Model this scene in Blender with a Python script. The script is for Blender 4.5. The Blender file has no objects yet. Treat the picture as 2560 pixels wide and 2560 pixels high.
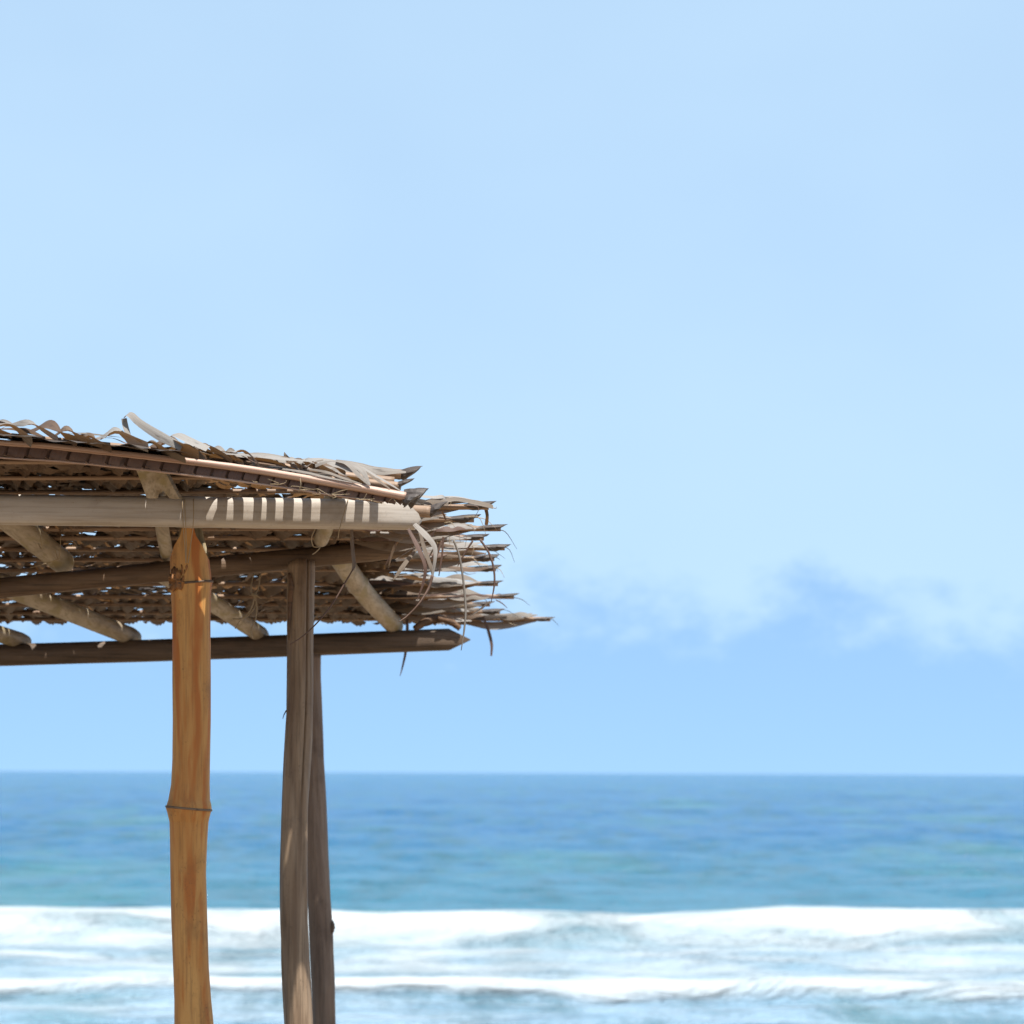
import bpy, math, random
import numpy as np
from mathutils import Vector

# ------------------------------------------------------------------ camera, sky, sun, exposure
SC = bpy.context.scene
COL = SC.collection
F = 7990.0                    # focal length in photo pixels (photo 2560 px wide)
EYE = 1.5                     # eye height above the sand, metres
SEA = -1.5                    # sea level
PHI = math.radians(0.22)      # slight camera roll

cam = bpy.data.cameras.new('camera')
cam.sensor_width = 36.0
cam.lens = 36.0 * F / 2560.0
cam.shift_y = 652.0 / 2560.0
cam.clip_start, cam.clip_end = 0.1, 200000.0
cam.dof.use_dof = True
cam.dof.focus_distance = 8.45
cam.dof.aperture_fstop = 6.4
camo = bpy.data.objects.new('camera', cam)
COL.objects.link(camo)
camo.location = (0, 0, EYE)
camo.rotation_euler = (math.radians(90), -PHI, 0)
SC.camera = camo

SUN_TO = Vector((0.17, -0.38, 1.0)).normalized()      # direction towards the sun
SUN_EL = math.asin(SUN_TO.z)
SUN_ROT = math.atan2(SUN_TO.x, SUN_TO.y)

W = bpy.data.worlds.new('World')
SC.world = W
W.use_nodes = True
nt = W.node_tree
nt.nodes.clear()
def N(t, kind, **kw):
    n = t.nodes.new(kind)
    for k, v in kw.items():
        setattr(n, k, v)
    return n
out = N(nt, 'ShaderNodeOutputWorld')
bg = N(nt, 'ShaderNodeBackground')
bg.inputs['Strength'].default_value = 0.097
sky = N(nt, 'ShaderNodeTexSky', sky_type='NISHITA', sun_disc=False)
sky.sun_elevation = SUN_EL
sky.sun_rotation = SUN_ROT
sky.altitude = 0
sky.air_density = 1.0
sky.dust_density = 0.2
sky.ozone_density = 1.0
nt.links.new(bg.outputs[0], out.inputs[0])
tint = N(nt, 'ShaderNodeMix', data_type='RGBA', blend_type='MULTIPLY')
tint.inputs['Factor'].default_value = 1.0
tint.inputs['B'].default_value = (0.90, 1.005, 1.03, 1)
nt.links.new(sky.outputs[0], tint.inputs['A'])
# thin high cloud veil over the whole dome, ragged lower edge a few degrees above the horizon
tc = N(nt, 'ShaderNodeTexCoord')
# sample the clear sky a little above each view direction: clean sea air, blue down to the horizon
bend = N(nt, 'ShaderNodeVectorMath', operation='MULTIPLY_ADD')
bend.inputs[1].default_value = (1, 1, 0.78)
bend.inputs[2].default_value = (0, 0, 0.22)
nt.links.new(tc.outputs['Generated'], bend.inputs[0])
bnorm = N(nt, 'ShaderNodeVectorMath', operation='NORMALIZE')
nt.links.new(bend.outputs[0], bnorm.inputs[0])
nt.links.new(bnorm.outputs[0], sky.inputs[0])
sep = N(nt, 'ShaderNodeSeparateXYZ')
nt.links.new(tc.outputs['Generated'], sep.inputs[0])
mp = N(nt, 'ShaderNodeMapping')
mp.inputs['Scale'].default_value = (1, 1, 1.7)
nt.links.new(tc.outputs['Generated'], mp.inputs[0])
def wnoise(scale, detail, rough=0.55):
    n = N(nt, 'ShaderNodeTexNoise')
    n.inputs['Scale'].default_value = scale
    n.inputs['Detail'].default_value = detail
    n.inputs['Roughness'].default_value = rough
    nt.links.new(mp.outputs[0], n.inputs['Vector'])
    return n
def wmath(op, a, b=None, c=None):
    n = N(nt, 'ShaderNodeMath', operation=op)
    for i, v in enumerate((a, b, c)):
        if v is None: continue
        if isinstance(v, (int, float)): n.inputs[i].default_value = v
        else: nt.links.new(v, n.inputs[i])
    return n.outputs[0]
def wramp(v, a, b, lo=0.0, hi=1.0):
    n = N(nt, 'ShaderNodeMapRange', interpolation_type='SMOOTHSTEP')
    nt.links.new(v, n.inputs[0])
    for i, x in enumerate((a, b, lo, hi)): n.inputs[i + 1].default_value = x
    return n.outputs[0]
n1 = wnoise(38, 7, 0.6)
n3 = wnoise(9, 3)
n2 = wnoise(5, 3)
edge = wmath('ADD', sep.outputs['Z'], wmath('MULTIPLY', wmath('SUBTRACT', n1.outputs[0], 0.5), 0.070))
edge = wmath('ADD', edge, wmath('MULTIPLY', wmath('SUBTRACT', n3.outputs[0], 0.5), 0.05))
mask = wramp(edge, 0.034, 0.066)
veil = wramp(n2.outputs[0], 0.3, 0.72, 0.86, 1.0)
mp2 = wmath('MULTIPLY', mask, veil)
cl = N(nt, 'ShaderNodeMix', data_type='RGBA')
nt.links.new(wmath('MULTIPLY', mp2, 0.58), cl.inputs['Factor'])
nt.links.new(tint.outputs['Result'], cl.inputs['A'])
cl.inputs['B'].default_value = (3.75, 4.98, 5.95, 1)
nt.links.new(cl.outputs['Result'], bg.inputs['Color'])

sun = bpy.data.lights.new('sun', 'SUN')
sun.energy = 5.0
sun.angle = math.radians(0.55)
sun.color = (1.0, 0.95, 0.88)
suno = bpy.data.objects.new('sun', sun)
COL.objects.link(suno)
suno.rotation_euler = SUN_TO.to_track_quat('Z', 'Y').to_euler()

vs = SC.view_settings
vs.view_transform = 'Standard'
vs.look = 'None'
vs.gamma = 1.0
vs.use_curve_mapping = False
vs.exposure = 1.0
SC.cycles.use_denoising = True
SC.cycles.max_bounces = 8

# ------------------------------------------------------------------ helpers
rng = random.Random(7)
CP, SP = math.cos(PHI), math.sin(PHI)
def at(px, py, Y):
    """world point at depth Y that stands at photo position (px, py)"""
    u, v = (px - 1280.0) / F, (1932.0 - py) / F
    return Vector(((u * CP - v * SP) * Y, Y, EYE + (u * SP + v * CP) * Y))

def lerp(a, b, t): return a + (b - a) * t
def interp(x, xs, ys): return float(np.interp(x, xs, ys))

def catmull(pts, n):
    """n+1 points of a smooth curve through pts (Vectors or tuples)"""
    P = [Vector(p) for p in pts]
    if len(P) == 2:
        return [P[0].lerp(P[1], i / n) for i in range(n + 1)]
    Q = [P[0] * 2 - P[1]] + P + [P[-1] * 2 - P[-2]]
    res, m = [], len(P) - 1
    for i in range(n + 1):
        s = i / n * m
        k = min(int(s), m - 1)
        t = s - k
        a, b, c, d = Q[k], Q[k + 1], Q[k + 2], Q[k + 3]
        res.append(0.5 * ((2 * b) + (c - a) * t + (2 * a - 5 * b + 4 * c - d) * t * t + (3 * b - a - 3 * c + d) * t ** 3))
    return res

from mathutils import noise as mnoise
def sfbm(x, y, oct=3, seed=0):
    return 1.6 * mnoise.fractal(Vector((x, y, seed * 3.7 + .31)), 0.9, 2.0, oct)

class MB:
    """collects faces of ONE object; 'lc' carries (across, along, random id) for the grain"""
    def __init__(self):
        self.v, self.f, self.lc = [], [], []
    def vert(self, p, lc=(0, 0, 0)):
        self.v.append((p[0], p[1], p[2])); self.lc.append(lc)
        return len(self.v) - 1
    def build(self, name, mat, parent=None, smooth=True, label=None):
        me = bpy.data.meshes.new(name)
        me.from_pydata(self.v, [], self.f)
        at_ = me.attributes.new('lc', 'FLOAT_VECTOR', 'POINT')
        at_.data.foreach_set('vector', np.array(self.lc, dtype=np.float32).ravel())
        if smooth:
            me.polygons.foreach_set('use_smooth', [True] * len(me.polygons))
        me.materials.append(mat)
        me.update()
        o = bpy.data.objects.new(name, me)
        COL.objects.link(o)
        if parent is not None: o.parent = parent
        if label: o['label'] = label
        return o
    def ribbon(self, pts, width, side, n=8, crease=0.12, wave=0.0):
        """leaf strip through pts; width: list along; side: list of width directions along"""
        C = catmull(pts, n)
        S = catmull(side, n) if len(side) > 1 else [Vector(side[0])] * (n + 1)
        idr, along = rng.random(), 0.0
        ph = rng.random() * 6.28
        rows = []
        for i in range(n + 1):
            t = i / n
            w = interp(t, np.linspace(0, 1, len(width)), width) * 0.5
            tan = (C[min(i + 1, n)] - C[max(i - 1, 0)])
            if tan.length < 1e-9: tan = Vector((1, 0, 0))
            tan.normalize()
            s = S[i] - tan * S[i].dot(tan)
            if s.length < 1e-6: s = tan.orthogonal()
            s.normalize()
            nrm = tan.cross(s)
            if i: along += (C[i] - C[i - 1]).length
            c = C[i] + nrm * (wave * math.sin(ph + t * 11))
            rows.append([self.vert(c - s * w + nrm * (crease * w * math.sin(ph + t * 7)), (0, along, idr)),
                         self.vert(c + nrm * crease * w, (0.5, along, idr)),
                         self.vert(c + s * w, (1, along, idr))])
        for a, b in zip(rows[:-1], rows[1:]):
            self.f += [(a[0], a[1], b[1], b[0]), (a[1], a[2], b[2], b[1])]
    def tube(self, pts, rad, n=24, seg=10, sq=1.0, up=Vector((0, 0, 1)), rz=None, jit=0.0, caps=True, expo=2.0):
        """swept rounded section; rad list along; rz: vertical radius list; expo>2 squarer"""
        C = catmull(pts, n)
        idr, along, rows = rng.random(), 0.0, []
        for i in range(n + 1):
            t = i / n
            ra = interp(t, np.linspace(0, 1, len(rad)), rad)
            rb = interp(t, np.linspace(0, 1, len(rz)), rz) if rz else ra
            tan = (C[min(i + 1, n)] - C[max(i - 1, 0)]).normalized()
            a = up.cross(tan)
            if a.length < 1e-4: a = Vector((1, 0, 0))
            a.normalize()
            b = tan.cross(a)
            if i: along += (C[i] - C[i - 1]).length
            row = []
            for k in range(seg):
                th = 2 * math.pi * k / seg
                c, s = math.cos(th), math.sin(th)
                e = 2.0 / expo
                x = math.copysign(abs(c) ** e, c) * ra * (1 + rng.uniform(-jit, jit))
                y = math.copysign(abs(s) ** e, s) * rb * (1 + rng.uniform(-jit, jit))
                row.append(self.vert(C[i] + a * x + b * y, (k / seg, along, idr)))
            rows.append(row)
        for r0, r1 in zip(rows[:-1], rows[1:]):
            for k in range(seg):
                self.f.append((r0[k], r0[(k + 1) % seg], r1[(k + 1) % seg], r1[k]))
        if caps:
            self.f.append(tuple(reversed(rows[0]))); self.f.append(tuple(rows[-1]))

# ------------------------------------------------------------------ materials
def new_mat(name):
    m = bpy.data.materials.new(name)
    m.use_nodes = True
    t = m.node_tree
    t.nodes.clear()
    o = N(t, 'ShaderNodeOutputMaterial')
    p = N(t, 'ShaderNodeBsdfPrincipled')
    t.links.new(p.outputs[0], o.inputs[0])
    return m, t, p, o
def mk(t):
    """small node-building kit bound to one tree"""
    class K: pass
    k = K()
    def put(sock, v):
        if isinstance(v, bpy.types.NodeSocket): t.links.new(v, sock)
        else: sock.default_value = v
    def noise(vec, scale, detail=4, rough=0.55, dist=0.0):
        n = N(t, 'ShaderNodeTexNoise')
        put(n.inputs['Vector'], vec)
        n.inputs['Scale'].default_value = scale
        n.inputs['Detail'].default_value = detail
        n.inputs['Roughness'].default_value = rough
        n.inputs['Distortion'].default_value = dist
        return n.outputs[0]
    def mapping(vec, scale, loc=(0, 0, 0)):
        n = N(t, 'ShaderNodeMapping')
        put(n.inputs[0], vec)
        n.inputs['Scale'].default_value = scale
        n.inputs['Location'].default_value = loc
        return n.outputs[0]
    def ramp(v, a, b, lo=0.0, hi=1.0):
        n = N(t, 'ShaderNodeMapRange', interpolation_type='SMOOTHSTEP')
        put(n.inputs[0], v)
        for i, x in enumerate((a, b, lo, hi)): n.inputs[i + 1].default_value = x
        return n.outputs[0]
    def mix(fac, a, b, blend='MIX'):
        n = N(t, 'ShaderNodeMix', data_type='RGBA', blend_type=blend)
        put(n.inputs['Factor'], fac); put(n.inputs['A'], a); put(n.inputs['B'], b)
        return n.outputs['Result']
    def math_(op, a, b=0.0):
        n = N(t, 'ShaderNodeMath', operation=op)
        put(n.inputs[0], a); put(n.inputs[1], b)
        return n.outputs[0]
    def attr(name):
        n = N(t, 'ShaderNodeAttribute', attribute_name=name)
        return n
    def obj():
        return N(t, 'ShaderNodeTexCoord').outputs['Object']
    def bump(h, strength, dist, normal=None):
        n = N(t, 'ShaderNodeBump')
        n.inputs['Strength'].default_value = strength
        n.inputs['Distance'].default_value = dist
        put(n.inputs['Height'], h)
        if normal is not None: put(n.inputs['Normal'], normal)
        return n.outputs[0]
    k.put, k.noise, k.mapping, k.ramp, k.mix, k.math, k.attr, k.obj, k.bump = put, noise, mapping, ramp, mix, math_, attr, obj, bump
    return k
def rgb(r, g, b): return (r, g, b, 1.0)

def leaf_material(name, ca, cb, cdark, ctrans, trans=0.28):
    m, t, p, o = new_mat(name)
    k = mk(t)
    lc = k.attr('lc').outputs['Vector']
    sx = N(t, 'ShaderNodeSeparateXYZ'); t.links.new(lc, sx.inputs[0])
    comb = N(t, 'ShaderNodeCombineXYZ')
    t.links.new(k.math('MULTIPLY', sx.outputs[0], 1.0), comb.inputs[0])
    t.links.new(k.math('MULTIPLY', sx.outputs[1], 3.0), comb.inputs[1])
    t.links.new(k.math('MULTIPLY', sx.outputs[2], 57.0), comb.inputs[2])
    v = comb.outputs[0]
    streak = k.noise(k.mapping(v, (9, 1.2, 1)), 1.0, 4)
    blot = k.noise(k.mapping(v, (1.6, 5, 1)), 1.0, 4)
    pick = k.math('ADD', k.math('MULTIPLY', sx.outputs[2], 0.55), k.math('MULTIPLY', streak, 0.6))
    c = k.mix(k.ramp(pick, 0.25, 0.9), ca, cb)
    c = k.mix(k.ramp(blot, 0.56, 0.74, 0, 0.75), c, cdark)
    k.put(p.inputs['Base Color'], c)
    k.put(p.inputs['Roughness'], 0.62)
    p.inputs['Specular IOR Level'].default_value = 0.3
    nb = k.bump(streak, 0.35, 0.004)
    k.put(p.inputs['Normal'], nb)
    tr = N(t, 'ShaderNodeBsdfTranslucent')
    k.put(tr.inputs['Color'], ctrans)
    ms = N(t, 'ShaderNodeMixShader')
    ms.inputs[0].default_value = trans
    t.links.new(p.outputs[0], ms.inputs[1]); t.links.new(tr.outputs[0], ms.inputs[2])
    t.links.new(ms.outputs[0], o.inputs[0])
    return m
M_LEAF = leaf_material('dry_palm_leaf', rgb(.25, .237, .22), rgb(.115, .09, .067), rgb(.028, .021, .017), rgb(.30, .14, .04), 0.16)
M_WEAVE = leaf_material('woven_palm_leaf', rgb(.13, .09, .06), rgb(.075, .043, .024), rgb(.018, .012, .009), rgb(.30, .14, .045), 0.14)
M_SHADE_OLD = leaf_material('shade_dark_old_leaf', rgb(.06, .044, .032), rgb(.038, .026, .018), rgb(.014, .01, .008), rgb(.10, .05, .02), 0.05)  # weathered leaf, darkened further so gaps between the layers read as shade
M_TAB = leaf_material('leaf_base', rgb(.125, .078, .058), rgb(.08, .045, .033), rgb(.025, .018, .015), rgb(.2, .1, .05), 0.06)

def rib_material(name, ca, cb, cd):
    m, t, p, o = new_mat(name)
    k = mk(t)
    lc = k.attr('lc').outputs['Vector']
    g = k.noise(k.mapping(lc, (5, 6, 31)), 1.0, 5)
    s = k.noise(k.mapping(lc, (14, 1.5, 31)), 1.0, 4)
    c = k.mix(k.ramp(s, 0.3, 0.7), ca, cb)
    c = k.mix(k.ramp(g, 0.57, 0.75, 0, 0.8), c, cd)
    k.put(p.inputs['Base Color'], c)
    p.inputs['Roughness'].default_value = 0.6
    k.put(p.inputs['Normal'], k.bump(s, 0.5, 0.004))
    return m
M_RIB = rib_material('frond_midrib', rgb(.25, .165, .105), rgb(.16, .095, .056), rgb(.05, .03, .02))
M_RIBF = rib_material('pale_midrib', rgb(.42, .30, .23), rgb(.21, .11, .07), rgb(.09, .05, .036))  # paler than the other midribs
M_BUTT = rib_material('charred_frond_butt', rgb(.045, .029, .02), rgb(.024, .016, .012), rgb(.01, .007, .006))
M_TWINE = rib_material('dry_twine', rgb(.32, .25, .16), rgb(.25, .18, .10), rgb(.15, .10, .06))

def wood_material(name, axis, ca, cb, cd, cst=None, speck=0.6, bumpd=0.006, grain=0.65):
    """grain runs along axis 0 (x) or 2 (z)"""
    m, t, p, o = new_mat(name)
    k = mk(t)
    v = k.obj()
    fine = [115, 115, 115]; fine[axis] = 4.0
    mid = [24, 24, 24]; mid[axis] = 2.6
    g = k.noise(k.mapping(v, tuple(fine)), 1.0, 5, 0.65)
    md = k.noise(k.mapping(v, tuple(mid)), 1.0, 3, 0.55, 0.5)
    sp = k.noise(v, 120.0, 6, 0.75)
    bl = k.noise(v, 9.0, 4, 0.6)
    c = k.mix(k.ramp(md, 0.3, 0.7), ca, cb)
    c = k.mix(k.ramp(g, 0.47, 0.66, 0, grain), c, cd)
    if cst:
        st = [24, 24, 24]; st[axis] = 3.4
        sn = k.noise(k.mapping(v, tuple(st), (3.1, 1.7, 4.2)), 1.0, 3, 0.5, 0.3)
        c = k.mix(k.ramp(sn, 0.48, 0.64, 0, 0.85), c, cst)
    c = k.mix(k.math('MULTIPLY', k.ramp(sp, 0.55, 0.70, 0, speck), k.ramp(bl, 0.42, 0.62, 0.15, 1.0)), c, cd)
    c = k.mix(k.ramp(bl, 0.52, 0.72, 0, 0.35), c, cd)
    k.put(p.inputs['Base Color'], c)
    k.put(p.inputs['Roughness'], 0.6)
    p.inputs['Specular IOR Level'].default_value = 0.35
    h = k.math('ADD', k.math('MULTIPLY', g, 0.7), k.math('MULTIPLY', md, 0.5))
    k.put(p.inputs['Normal'], k.bump(h, 0.6, bumpd))
    return m
M_BAMBOO = wood_material('tan_bamboo', 2, rgb(.46, .235, .066), rgb(.37, .16, .036), rgb(.11, .06, .022), rgb(.33, .095, .012), 0.9, 0.001, 0.34)
M_BEAM = wood_material('grey_bamboo_beam', 0, rgb(.40, .365, .325), rgb(.31, .27, .225), rgb(.16, .125, .095), None, 0.6, 0.001, 0.30)
M_BEAM2 = wood_material('brown_beam', 0, rgb(.15, .10, .064), rgb(.09, .056, .035), rgb(.035, .023, .016), None, 0.5, 0.004)
M_BEAM3 = wood_material('dark_beam', 0, rgb(.125, .087, .06), rgb(.075, .05, .034), rgb(.03, .021, .015), None, 0.5, 0.004)
M_RAFT = wood_material('pale_bamboo_rafter', 1, rgb(.37, .315, .24), rgb(.24, .19, .13), rgb(.09, .07, .042), rgb(.22, .175, .08), 0.8, 0.001, 0.45)
M_POST = wood_material('weathered_post', 2, rgb(.25, .18, .118), rgb(.15, .098, .06), rgb(.045, .029, .018), None, 0.8, 0.002, 0.42)
M_POST2 = wood_material('grey_brown_post', 2, rgb(.20, .14, .10), rgb(.125, .082, .057), rgb(.04, .027, .02), None, 0.8, 0.002, 0.42)
M_DARK = wood_material('rough_bark', 0, rgb(.13, .07, .035), rgb(.08, .045, .025), rgb(.03, .02, .014), None, 0.5, 0.006)
M_KNOT = wood_material('bud_scar', 2, rgb(.26, .11, .03), rgb(.14, .06, .022), rgb(.06, .03, .014), rgb(.38, .19, .06), 0.6, 0.006)
M_INNER = wood_material('bamboo_inner', 2, rgb(.23, .18, .10), rgb(.15, .115, .06), rgb(.06, .05, .03), None, 0.6, 0.003)
M_NODE = wood_material('bamboo_node_edge', 0, rgb(.16, .10, .06), rgb(.10, .065, .04), rgb(.05, .035, .025), None, 0.4, 0.001)

# ------------------------------------------------------------------ setting: beach and sea
def vnoise(x, y, seed=0):
    """value noise, numpy, -1..1"""
    xi, yi = np.floor(x).astype(np.int64), np.floor(y).astype(np.int64)
    xf, yf = x - xi, y - yi
    xf, yf = xf * xf * xf * (xf * (xf * 6 - 15) + 10), yf * yf * yf * (yf * (yf * 6 - 15) + 10)
    def h(a, b):
        n = (a * 374761393 + b * 668265263 + seed * 1442695041) & 0x7fffffff
        n = ((n ^ (n >> 13)) * 1274126177) & 0x7fffffff
        n = n ^ (n >> 16)
        return (n & 0xffff) / 32767.5 - 1.0
    a, b, c, d = h(xi, yi), h(xi + 1, yi), h(xi, yi + 1), h(xi + 1, yi + 1)
    return (a * (1 - xf) + b * xf) * (1 - yf) + (c * (1 - xf) + d * xf) * yf
def fbm(x, y, oct=4, seed=0):
    s, a = 0.0, 1.0
    tot = 0.0
    for i in range(oct):
        s = s + a * vnoise(x * 2 ** i, y * 2 ** i, seed + i * 17); tot += a
        a *= 0.5
    return s / tot

def grid_mesh(name, X, Y, Z, mat, attrs=None):
    r, c = X.shape
    me = bpy.data.meshes.new(name)
    idx = np.arange(r * c).reshape(r, c)
    faces = np.stack([idx[:-1, :-1], idx[:-1, 1:], idx[1:, 1:], idx[1:, :-1]], -1).reshape(-1, 4)
    me.vertices.add(r * c)
    me.vertices.foreach_set('co', np.stack([X, Y, Z], -1).astype(np.float32).ravel())
    me.loops.add(faces.size)
    me.loops.foreach_set('vertex_index', faces.astype(np.int32).ravel())
    me.polygons.add(len(faces))
    me.polygons.foreach_set('loop_start', np.arange(0, faces.size, 4, dtype=np.int32))
    me.polygons.foreach_set('use_smooth', np.ones(len(faces), dtype=bool))
    me.update(calc_edges=True)
    for n_, a in (attrs or {}).items():
        A = me.attributes.new(n_, 'FLOAT', 'POINT')
        A.data.foreach_set('value', a.astype(np.float32).ravel())
    me.materials.append(mat)
    o = bpy.data.objects.new(name, me)
    COL.objects.link(o)
    o['kind'] = 'structure'
    return o

# dry sand, running down under the surf
M_SAND, t, p, o_ = new_mat('sand')
k = mk(t)
v = k.obj()
sn = k.noise(v, 3.0, 6, 0.6)
sf = k.noise(v, 90.0, 4, 0.7)
c = k.mix(k.ramp(sn, 0.3, 0.7), rgb(.24, .175, .11), rgb(.20, .14, .085))
k.put(p.inputs['Base Color'], c)
p.inputs['Roughness'].default_value = 0.95
k.put(p.inputs['Normal'], k.bump(k.math('ADD', sn, k.math('MULTIPLY', sf, 0.15)), 0.5, 0.05))
ys = np.concatenate([np.linspace(-400, -20, 20), np.linspace(-18, 40, 117), np.linspace(45, 120, 12)])
xs = np.concatenate([np.linspace(-600, -22, 20), np.linspace(-20, 20, 101), np.linspace(22, 600, 20)])
X, Y = np.meshgrid(xs, ys)
Z = np.interp(Y, [-400, 11.0, 13.5, 36, 50, 120], [0, 0, -0.10, -1.58, -2.4, -6.0])
Z = Z + 0.035 * fbm(X * 0.6, Y * 0.6, 3, 5) * (np.abs(Y) < 60)
# level round the shelter's feet
beach = grid_mesh('beach', X, Y, Z, M_SAND)
beach['label'] = 'pale dry sand beach the shelter stands on'
beach['category'] = 'beach'

# sea: open water, one breaker with a wide wash of foam, a smaller one in front of it
M_SEA, t, p, o_ = new_mat('sea_water')
k = mk(t)
v = k.obj()
foam = k.attr('foam').outputs['Fac']
deep = k.attr('deep').outputs['Fac']
patch = k.noise(k.mapping(v, (0.55, 0.075, 1)), 1.0, 5, 0.7, 0.4)
patch2 = k.noise(k.mapping(v, (0.16, 0.022, 1), (7, 3, 0)), 1.0, 4, 0.65)
c = k.mix(deep, rgb(.036, .145, .185), rgb(.008, .092, .215))
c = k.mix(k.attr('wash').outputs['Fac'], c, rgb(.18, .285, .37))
c = k.mix(k.ramp(patch, 0.46, 0.64, 0.0, 0.75), c, rgb(.018, .085, .115))
c = k.mix(k.ramp(patch2, 0.50, 0.66, 0.0, 0.5), c, rgb(.040, .150, .150))
fn = k.noise(k.mapping(v, (0.26, 0.50, 1)), 1.0, 6, 0.60, 0.8)
ff = k.math('ADD', foam, k.math('MULTIPLY', k.math('SUBTRACT', fn, 0.5), 2.1))
fm = k.ramp(ff, 0.0, 1.2)
c = k.mix(fm, c, rgb(.345, .37, .385))
k.put(p.inputs['Base Color'], c)
k.put(p.inputs['Roughness'], k.math('ADD', 0.16, k.math('MULTIPLY', fm, 0.6)))
p.inputs['IOR'].default_value = 1.33
p.inputs['Specular IOR Level'].default_value = 0.36
b1 = k.noise(k.mapping(v, (0.9, 1.3, 1)), 1.0, 5, 0.6)
b2 = k.noise(k.mapping(v, (5, 7, 1)), 1.0, 4, 0.6)
nfo = k.math('SUBTRACT', 1.0, k.math('MULTIPLY', fm, 0.9))
nb = k.bump(k.math('MULTIPLY', b1, nfo), 1.0, 0.9)
nb = k.bump(k.math('MULTIPLY', b2, nfo), 0.7, 0.10, nb)
k.put(p.inputs['Normal'], nb)

ys = [33.0]
while ys[-1] < 60000:
    y = ys[-1]
    ys.append(y + (0.16 if y < 62 else 0.35 if y < 110 else max(0.35, (y - 100) * 0.012) if y < 1500 else (y - 1300) * 0.09))
ys = np.array(ys)
tx = np.linspace(-1, 1, 520)
X = tx[None, :] * (0.30 * ys[:, None] + 8)
Y = np.repeat(ys[:, None], len(tx), 1)
fade = np.clip(1.15 - (Y - 100) / 2500, 0, 1)
Zw = (0.12 + 0.20 * np.clip((Y - 58) / 25, 0, 1)) * fbm(X * 0.12, Y * 0.20, 4, 11) + 0.10 * fbm(X * 0.42, Y * 0.6, 3, 23)
Zw = Zw + 0.22 * fbm(X * 0.05, Y * 0.10, 2, 41) * np.clip((Y - 60) / 30, 0, 1)
Zw = Zw * fade + 0.0
# breaker 1
yc = 56.0 + 1.1 * fbm(X * 0.10, X * 0 + 3.3, 3, 7) + 0.3 * fbm(X * .5, X * 0 + 1, 2, 9)
d = Y - yc
h1 = 0.58 + 0.10 * fbm(X * 0.16, X * 0 + 8.1, 2, 13)
prof = np.where(d > 0, np.exp(-(d / 3.6) ** 2), np.exp(-(d / 1.5) ** 2))
turb = fbm(X * 1.3, Y * 1.3, 4, 31)
front = np.clip(-d / 0.6 + 0.6, 0, 1) * np.clip(1 - (-d - 4.5) / 6.0, 0, 1)
Z = Zw * (1 - 0.6 * front) + h1 * prof + 0.03 * turb * front
# low swell of the wash between the breakers
Z += 0.16 * np.exp(-((Y - (50.8 + 0.8 * fbm(X * .12, X * 0 + 5, 2, 3))) / 1.3) ** 2)
# breaker 2
yc2 = 42.3 + 0.9 * fbm(X * 0.13, X * 0 + 6.1, 3, 19) + .12 * fbm(X * .9, X * 0, 2, 29)
d2 = Y - yc2
h2 = 0.22 + 0.05 * fbm(X * 0.3, X * 0 + 2.2, 2, 37)
Z += h2 * np.where(d2 > 0, np.exp(-(d2 / 1.3) ** 2), np.exp(-(d2 / 0.42) ** 2))
f2 = np.clip(1 - np.abs(d2 + 0.10) / 0.62, 0, 1)
Z += 0.02 * fbm(X * 2.2, Y * 2.2, 3, 47) * f2
foam = 0.0 * X
foam = np.maximum(foam, np.clip((0.55 - d) / 0.5, 0, 1) * np.clip(0.90 - (-d) * 0.012 - 0.24 * np.clip(-d - 0.6, 0, 1), 0.40, 1.1) * (Y > yc2))
foam = np.maximum(foam, np.clip(1.25 * f2 + 0.1 * (f2 > 0), 0, 1.08))
foam = np.where(Y < yc2 - 0.6, 0.20, foam)
foam = np.where((d > 0.5), -0.45 + 0.25 * np.clip(vnoise(X * .11, Y * .05, 3), 0, 1), foam)
deep = np.clip((Y - 55) / 110, 0, 1) ** 0.7
wash = np.clip((-d - 0.5) / 2.0, 0, 1) * 0.75 + 0.9 * (Y < yc2 - .4)  # foamy shallows, plus pale sky reflection painted in before the small breaker
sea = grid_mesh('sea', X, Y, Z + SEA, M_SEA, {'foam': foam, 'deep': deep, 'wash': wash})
sea['label'] = 'blue sea with two lines of white surf and a level horizon'
sea['category'] = 'sea'

# ------------------------------------------------------------------ the shelter
SH = bpy.data.objects.new('beach_shelter', None)
COL.objects.link(SH)
SH['label'] = 'rustic bamboo shelter roofed with woven dry palm fronds in front of the sea'
SH['category'] = 'shelter'
SH.location = (0, 0, 0)

XL = -3.3                     # left end of the shelter, well outside the picture

# ---- posts
def edge_rows(rows, Yp, ext):
    """rows: (py, left px, right px) -> list of (z, centre x, radius)"""
    res = []
    for py, l, r in rows:
        a, b = at(l, py, Yp), at(r, py, Yp)
        res.append(((a.z + b.z) / 2, (a.x + b.x) / 2, (b.x - a.x) / 2))
    return res + ext

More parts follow.
